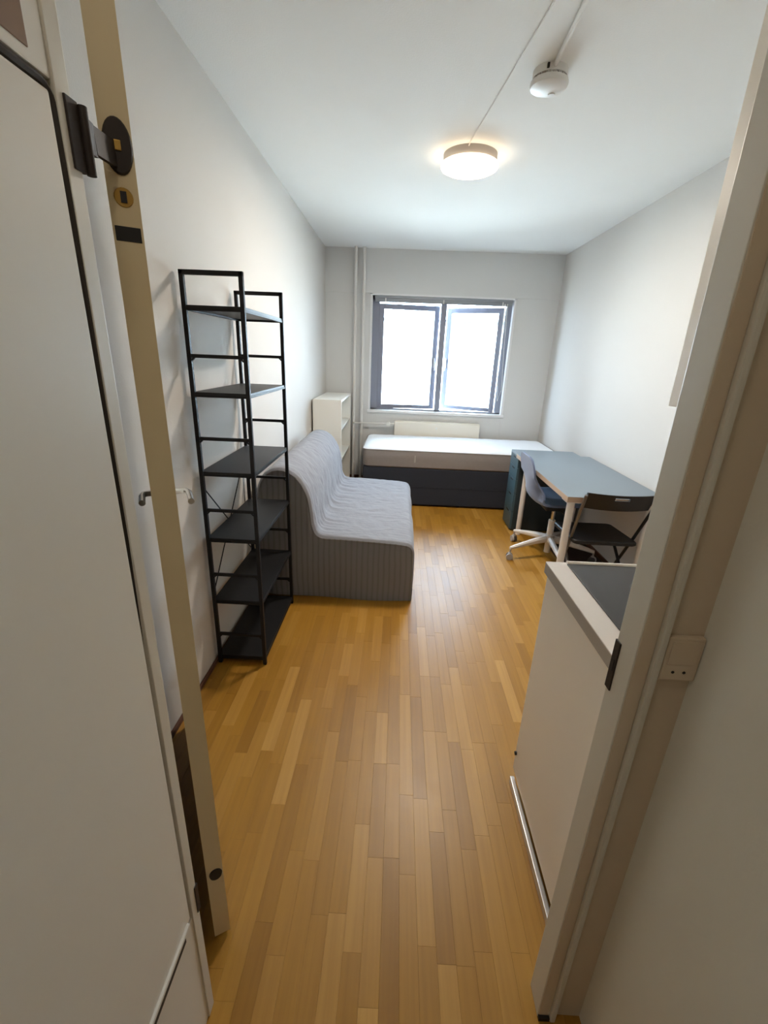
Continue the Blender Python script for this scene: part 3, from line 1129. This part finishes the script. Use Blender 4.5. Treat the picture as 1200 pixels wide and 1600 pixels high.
def loft(G0, G1):
    bm = NB()
    A = [[bm.verts.new(Vector((CX, CY, 0)) + p) for p in r] for r in G0]
    B = [[bm.verts.new(Vector((CX, CY, 0)) + p) for p in r] for r in G1]
    nv, nu = len(A) - 1, len(A[0]) - 1
    for j in range(nv):
        for i in range(nu):
            bm.faces.new((A[j][i], A[j][i + 1], A[j + 1][i + 1], A[j + 1][i]))
            bm.faces.new((B[j][i], B[j + 1][i], B[j + 1][i + 1], B[j][i + 1]))
    for j in range(nv):
        bm.faces.new((A[j][0], A[j + 1][0], B[j + 1][0], B[j][0]))
        bm.faces.new((A[j][nu], B[j][nu], B[j + 1][nu], A[j + 1][nu]))
    for i in range(nu):
        bm.faces.new((A[0][i], B[0][i], B[0][i + 1], A[0][i + 1]))
        bm.faces.new((A[nv][i], A[nv][i + 1], B[nv][i + 1], B[nv][i]))
    return bm


obj('shell', loft(shell_grid(0.0, 0.0), shell_grid(-0.014, 0.004)), 'chair_shell_lit', ch, smooth=True, ang=0.9)
g0 = shell_grid(-0.013, 0.010, v0=0.01, v1=0.97)
g1 = shell_grid(-0.013, 0.022, v0=0.02, v1=0.96)
nv, nu = len(g1) - 1, len(g1[0]) - 1
for j in range(nv + 1):
    for i in range(nu + 1):
        a = min(1, min(i, nu - i) / 3.0) * min(1, min(j, nv - j) / 3.0)
        t = j / nv
        p = crom(cprof, t)
        d = crom(cprof, min(1, t + .01)) - crom(cprof, max(0, t - .01))
        n = Vector((d.y, 0, -d.x)).normalized()
        thick = (0.050 if t < 0.40 else 0.050 - 0.032 * min(1, (t - 0.40) / 0.15)) * math.sin(a * math.pi / 2)
        g1[j][i] = g1[j][i] + n * (thick if n.dot(Vector((0.3, 0, 1))) > 0 else -thick * -1 if False else thick)
obj('upholstery', loft(g0, g1), 'chair_pad', ch, smooth=True, ang=1.2)
bm = NB()
box(bm, CX - 0.09, CX + 0.09, CY - 0.08, CY + 0.08, 0.405, 0.440, bev=0.01)
mech = obj('tilt_mechanism', bm, 'black_plastic', ch)
bm = NB()
tube(bm, [(CX + 0.02, CY - 0.07, 0.415), (CX + 0.03, CY - 0.17, 0.41), (CX + 0.03, CY - 0.20, 0.40)], 0.006, 8)
obj('lever', bm, 'black_plastic', mech, smooth=True)
bm = NB()
cyl(bm, (CX, CY, 0.30), (CX, CY, 0.41), 0.014, seg=16)
obj('gas_piston', bm, 'chrome', ch, smooth=True)
bm = NB()
cyl(bm, (CX, CY, 0.035), (CX, CY, 0.31), 0.024, 0.026, seg=20)
obj('column', bm, 'white_leg', ch, smooth=True)
bm = NB()
lathe(bm, [(0.026, 0.115), (0.040, 0.120), (0.040, 0.175), (0.034, 0.185), (0.026, 0.188)], CX, CY, 24)
obj('hub', bm, 'white_leg', ch, smooth=True)
for k in range(5):
    a = math.radians(54 + 72 * k)
    ux, uy = math.cos(a), math.sin(a)
    bm = NB()
    rr = [0.03, 0.12, 0.22, 0.30, 0.345]
    zz = [0.150, 0.140, 0.122, 0.106, 0.096]
    hh = [0.030, 0.026, 0.021, 0.017, 0.013]
    wd = [0.022, 0.020, 0.017, 0.015, 0.012]
    loops = []
    for r0, z0, h0, w0 in zip(rr, zz, hh, wd):
        lp = []
        for i in range(8):
            b = 2 * math.pi * i / 8 + math.pi / 8
            cu, cv = math.cos(b), math.sin(b)
            lp.append((CX + ux * r0 - uy * w0 * cu * 1.08, CY + uy * r0 + ux * w0 * cu * 1.08, z0 + h0 * cv))
        loops.append(lp)
    stack_loops(bm, loops)
    lg = obj('leg', bm, 'white_leg', ch, smooth=True)
    ex, ey = CX + ux * 0.34, CY + uy * 0.34
    bm = NB()
    cyl(bm, (ex, ey, 0.045), (ex, ey, 0.092), 0.007, seg=10)
    box(bm, ex - 0.012, ex + 0.012, ey - 0.012, ey + 0.012, 0.046, 0.060, bev=0.003)
    cs = obj('caster_housing', bm, 'caster_grey', lg, smooth=True)
    ta = a + 1.1
    tx, ty = math.cos(ta), math.sin(ta)
    for s in (-1, 1):
        bm = NB()
        cyl(bm, (ex + tx * 0.005 * s, ey + ty * 0.005 * s, 0.0275), (ex + tx * 0.021 * s, ey + ty * 0.021 * s, 0.0275), 0.0275, 0.026, seg=20)
        obj('caster_wheel', bm, 'wheel_dark' if s < 0 else 'caster_grey', ch, smooth=True)

# ---- folding chair at the near end of the desk
fc = thing('folding_chair', (2.165, 2.70, 0), 'black folding chair with grey tube legs at the near end of the desk', 'chair')
fx0, fx1 = 1.995, 2.378
bm = NB()
nx, nz = 18, 6
A, B = [], []
for j in range(nz + 1):
    ra, rb = [], []
    for i in range(nx + 1):
        u = -1 + 2 * i / nx
        zt, zb = 0.776 - 0.004 * (1 - u * u), 0.664 + 0.006 * u * u
        z = zb + (zt - zb) * j / nz
        y = 2.478 + 0.028 * u * u + (0.776 - z) * 0.42
        xx = 2.183 + u * (0.198 - 0.006 * (1 - j / nz))
        ra.append(bm.verts.new((xx, y, z)))
        rb.append(bm.verts.new((xx, y + 0.016, z - 0.002)))
    A.append(ra)
    B.append(rb)
hole = lambda i, j: 7 <= i <= 10 and j == 4
for j in range(nz):
    for i in range(nx):
        if hole(i, j):
            continue
        bm.faces.new((A[j][i], A[j][i + 1], A[j + 1][i + 1], A[j + 1][i]))
        bm.faces.new((B[j][i], B[j + 1][i], B[j + 1][i + 1], B[j][i + 1]))
for j in range(nz):
    bm.faces.new((A[j][0], A[j + 1][0], B[j + 1][0], B[j][0]))
    bm.faces.new((A[j][nx], B[j][nx], B[j + 1][nx], A[j + 1][nx]))
for i in range(nx):
    bm.faces.new((A[0][i], B[0][i], B[0][i + 1], A[0][i + 1]))
    bm.faces.new((A[nz][i], A[nz][i + 1], B[nz][i + 1], B[nz][i]))
for i in (7, 8, 9, 10):
    bm.faces.new((A[4][i], A[4][i + 1], B[4][i + 1], B[4][i]))
    bm.faces.new((A[5][i], B[5][i], B[5][i + 1], A[5][i + 1]))
bm.faces.new((A[4][7], B[4][7], B[5][7], A[5][7]))
bm.faces.new((A[4][11], A[5][11], B[5][11], B[4][11]))
obj('backrest', bm, 'black_plastic', fc, smooth=True)
bm = NB()
n = 14
loops = [[], [], [], []]
sp = rrect(fx0 - 0.012, fx1 - 0.002, 2.565, 2.955, 0.035)
stack_loops(bm, [[(a, b, z - 0.05 * (b - 2.56)) for a, b in rrect(fx0 - 0.012 + i, fx1 - 0.002 - i, 2.565 + i, 2.955 - i, 0.03)] for i, z in ((0.006, 0.424), (0.0, 0.430), (0.0, 0.446), (0.006, 0.452))])
st = obj('seat', bm, 'black_seat', fc, smooth=True)
for s, xx in ((-1, fx0 - 0.006), (1, fx1 - 0.004)):
    bm = NB()
    tube(bm, [(xx + s * 0.016, 2.50, 0.762), (xx + s * 0.014, 2.54, 0.66), (xx + s * 0.001, 2.63, 0.46), (xx - s * 0.030, 2.845, 0.012)], 0.0095, 10)
    obj('front_leg', bm, 'black_steel' if s > 0 else 'grey_tube', fc, smooth=True)
    x2 = xx - s * 0.025
    bm = NB()
    tube(bm, [(x2, 2.88, 0.415), (x2, 2.72, 0.29), (x2, 2.41, 0.012)], 0.0095, 10)
    obj('rear_leg', bm, 'black_steel' if s > 0 else 'grey_tube', fc, smooth=True)
    for px_, py_ in ((xx - s * 0.030, 2.847), (x2, 2.408)):
        bm = NB()
        cyl(bm, (px_, py_, 0.0), (px_, py_, 0.03), 0.0125, seg=12)
        obj('foot', bm, 'black_plastic', fc)
for y_, z_ in ((2.79, 0.115), (2.52, 0.115)):
    bm = NB()
    tube(bm, [(fx0, y_, z_), (fx1 - 0.02, y_, z_)], 0.007, 8)
    obj('stretcher', bm, 'black_steel', fc, smooth=True)

# ---- thin dark brown slab on the floor below the desk
tag(obj('floor_slab', bx(2.185, W - 0.02, 2.68, 3.66, 0.0, 0.008, bev=0.003), 'slab_brown'), 'thin dark brown slab on the floor below the desk', 'mat')

# ---- kitchenette behind the door frame
kt = thing('kitchen_cabinet', (1.65, 0.97, 0), 'white kitchenette base cabinet just inside the doorway', 'cabinet')
obj('carcass', bx(1.362, 1.94, 0.69, 1.255, 0.055, 0.862), 'kitchen_white', kt)
dd = obj('cabinet_door', bx(1.345, 1.362, 0.692, 1.257, 0.058, 0.859, bev=0.0015), 'kitchen_white', kt)
bm = NB()
cyl(bm, (1.344, 1.246, 0.138), (1.338, 1.246, 0.138), 0.007, seg=12)
obj('hinge_cap', bm, 'dark_slot', dd)
obj('plinth', bx(1.40, 1.93, 0.70, 1.24, 0.0, 0.056), 'kitchen_white', kt)
pl = obj('plinth_rail', bx(1.334, 1.350, 0.76, 1.243, 0.0, 0.030, bev=0.003), 'aluminium', kt)
ct = thing('worktop', (1.64, 0.97, 0.862), 'white kitchen worktop with a raised rim at its far end', 'worktop')
obj('slab', bx(1.336, 1.945, 0.69, 1.266, 0.864, 0.898, bev=0.001), 'kitchen_edge', ct)
obj('surface', bx(1.3365, 1.945, 0.69, 1.266, 0.8975, 0.9005), 'kitchen_top', ct)
bm = NB()
tube(bm, [(1.398, 1.257, 0.900), (1.945, 1.257, 0.900)], 0.0095, 10)
obj('rim', bm, 'kitchen_top', ct, smooth=True)
hb = thing('hob', (1.64, 1.06, 0.9), 'black glass cooking hob set into the kitchen worktop', 'hob')
obj('glass', bx(1.395, 1.92, 0.72, 1.249, 0.9005, 0.9045, bev=0.001), 'hob_glass', hb)
for cx, cy, rr in ((1.60, 1.08, 0.085), (1.78, 0.88, 0.07)):
    bm = NB()
    tube(bm, [(cx + rr * math.cos(2 * math.pi * k / 40), cy + rr * math.sin(2 * math.pi * k / 40), 0.9042) for k in range(40)], 0.0012, 5, closed=True)
    obj('cooking_ring', bm, 'hob_ring', hb)
wc = thing('wall_cabinet', (1.77, 0.97, 1.385), 'white wall cabinet above the worktop seen as a sliver by the door frame', 'cabinet')
obj('carcass', bx(1.608, 1.945, 0.69, 1.262, 1.388, 2.22), 'kitchen_white', wc)
obj('cabinet_door', bx(1.588, 1.605, 0.692, 1.260, 1.386, 2.22, bev=0.001), 'kitchen_white', wc)

# ---- ceiling lamp
LX, LY = 1.190, 2.995
lp = thing('ceiling_lamp', (LX, LY, H), 'round white ceiling lamp switched on in the middle of the ceiling', 'lamp')
bm = NB()
lathe(bm, [(0.0, 0.0), (0.148, 0.0), (0.148, -0.040), (0.145, -0.043), (0.0, -0.043)], LX, LY, 48, z0=H)
obj('base_plate', bm, 'lamp_base', lp, smooth=True)
bm = NB()
lathe(bm, [(0.0, -0.042), (0.150, -0.042), (0.157, -0.046), (0.160, -0.054), (0.155, -0.064), (0.138, -0.072), (0.09, -0.078), (0.0, -0.080)], LX, LY, 64, z0=H)
obj('diffuser', bm, 'lamp_diffuser', lp, smooth=True)
ll = D.objects.new('lamp_light', D.lights.new('lamp_light', 'AREA'))
C.objects.link(ll)
ll.data.shape = 'DISK'
ll.data.size = 0.30
ll.data.energy = LAMP_POWER
ll.data.color = (1.0, 0.89, 0.76)
ll.parent = lp
ll.location = (0, 0, -0.083)

# unseen lamp added to brighten the hall
hl = thing('added_hall_lamp', (0.70, 0.12, 2.42), 'unseen round lamp added on the hall ceiling to brighten the hall', 'lamp')
bm = NB()
lathe(bm, [(0.0, 0.0), (0.11, 0.0), (0.11, -0.03), (0.10, -0.05), (0.0, -0.06)], 0.70, 0.12, 32, z0=2.42)
obj('diffuser', bm, 'white_plastic', hl, smooth=True)
hh_ = D.objects.new('hall_light', D.lights.new('hall_light', 'AREA'))
C.objects.link(hh_)
hh_.data.shape = 'DISK'
hh_.data.size = 0.2
hh_.data.energy = HALL_FILL_POWER
hh_.data.color = (1.0, 0.90, 0.76)
hh_.parent = hl
hh_.location = (0, 0, -0.064)

# ---- smoke detector, conduit and cord on the ceiling
DX, DY = 1.385, 2.215
sd = thing('smoke_detector', (DX, DY, H), 'round white smoke detector on the ceiling nearer than the lamp', 'smoke detector')
bm = NB()
lathe(bm, [(0.0, 0.0), (0.066, 0.0), (0.066, -0.024), (0.062, -0.026), (0.0, -0.026)], DX, DY, 40, z0=H)
obj('mount', bm, 'white_plastic', sd, smooth=True)
for k in range(20):
    a = 2 * math.pi * k / 20
    bm = NB()
    box(bm, -0.006, 0.006, 0.060, 0.0655, -0.034, -0.025)
    obj('vent_rib', xform(bm, Matrix.Translation((DX, DY, H)) @ Matrix.Rotation(a, 4, 'Z')), 'lamp_base', sd)
bm = NB()
lathe(bm, [(0.0, -0.026), (0.058, -0.026), (0.058, -0.034), (0.071, -0.034), (0.073, -0.042), (0.069, -0.053), (0.05, -0.060), (0.0, -0.061)], DX, DY, 40, z0=H)
obj('cover', bm, 'white_plastic', sd, smooth=True)
bm = NB()
cyl(bm, (DX + 0.02, DY + 0.025, H - 0.058), (DX + 0.02, DY + 0.025, H - 0.065), 0.014, seg=16)
obj('test_button', bm, 'white_plastic', sd)
bm = NB()
box(bm, DX - 0.03, DX - 0.022, DY - 0.069, DY - 0.060, H - 0.020, H - 0.006)
obj('cable_notch', bm, 'dark_slot', sd)
cd = thing('cable_conduit', (1.38, 1.5, H), 'white cable conduit running along the ceiling to the smoke detector', 'conduit')
bm = NB()
tube(bm, [(1.385, DY - 0.06, H - 0.010), (1.375, 1.85, H - 0.008), (1.362, 1.3, H - 0.008), (1.35, 0.69, H - 0.008)], 0.008, 10)
obj('tube', bm, 'white_plastic', cd, smooth=True)
for yy in (1.4, 0.9):
    obj('clip', bx(1.362, 1.392, yy, yy + 0.012, H - 0.019, H, bev=0.002), 'white_plastic', cd)
lc = thing('lamp_cord', (1.22, 2.3, H), 'thin white cord running along the ceiling to the lamp', 'cord')
bm = NB()
tube(bm, [(1.162, 2.850, H - 0.010), (1.166, 2.81, H - 0.004), (1.222, 2.35, H - 0.003), (1.282, 1.85, H - 0.003), (1.36, 1.1, H - 0.003), (1.40, 0.69, H - 0.003)], 0.0028, 8)
obj('wire', bm, 'white_plastic', lc, smooth=True)

for o in D.objects:
    if o.type == 'EMPTY' and 'label' not in o:
        print('unlabelled', o.name)
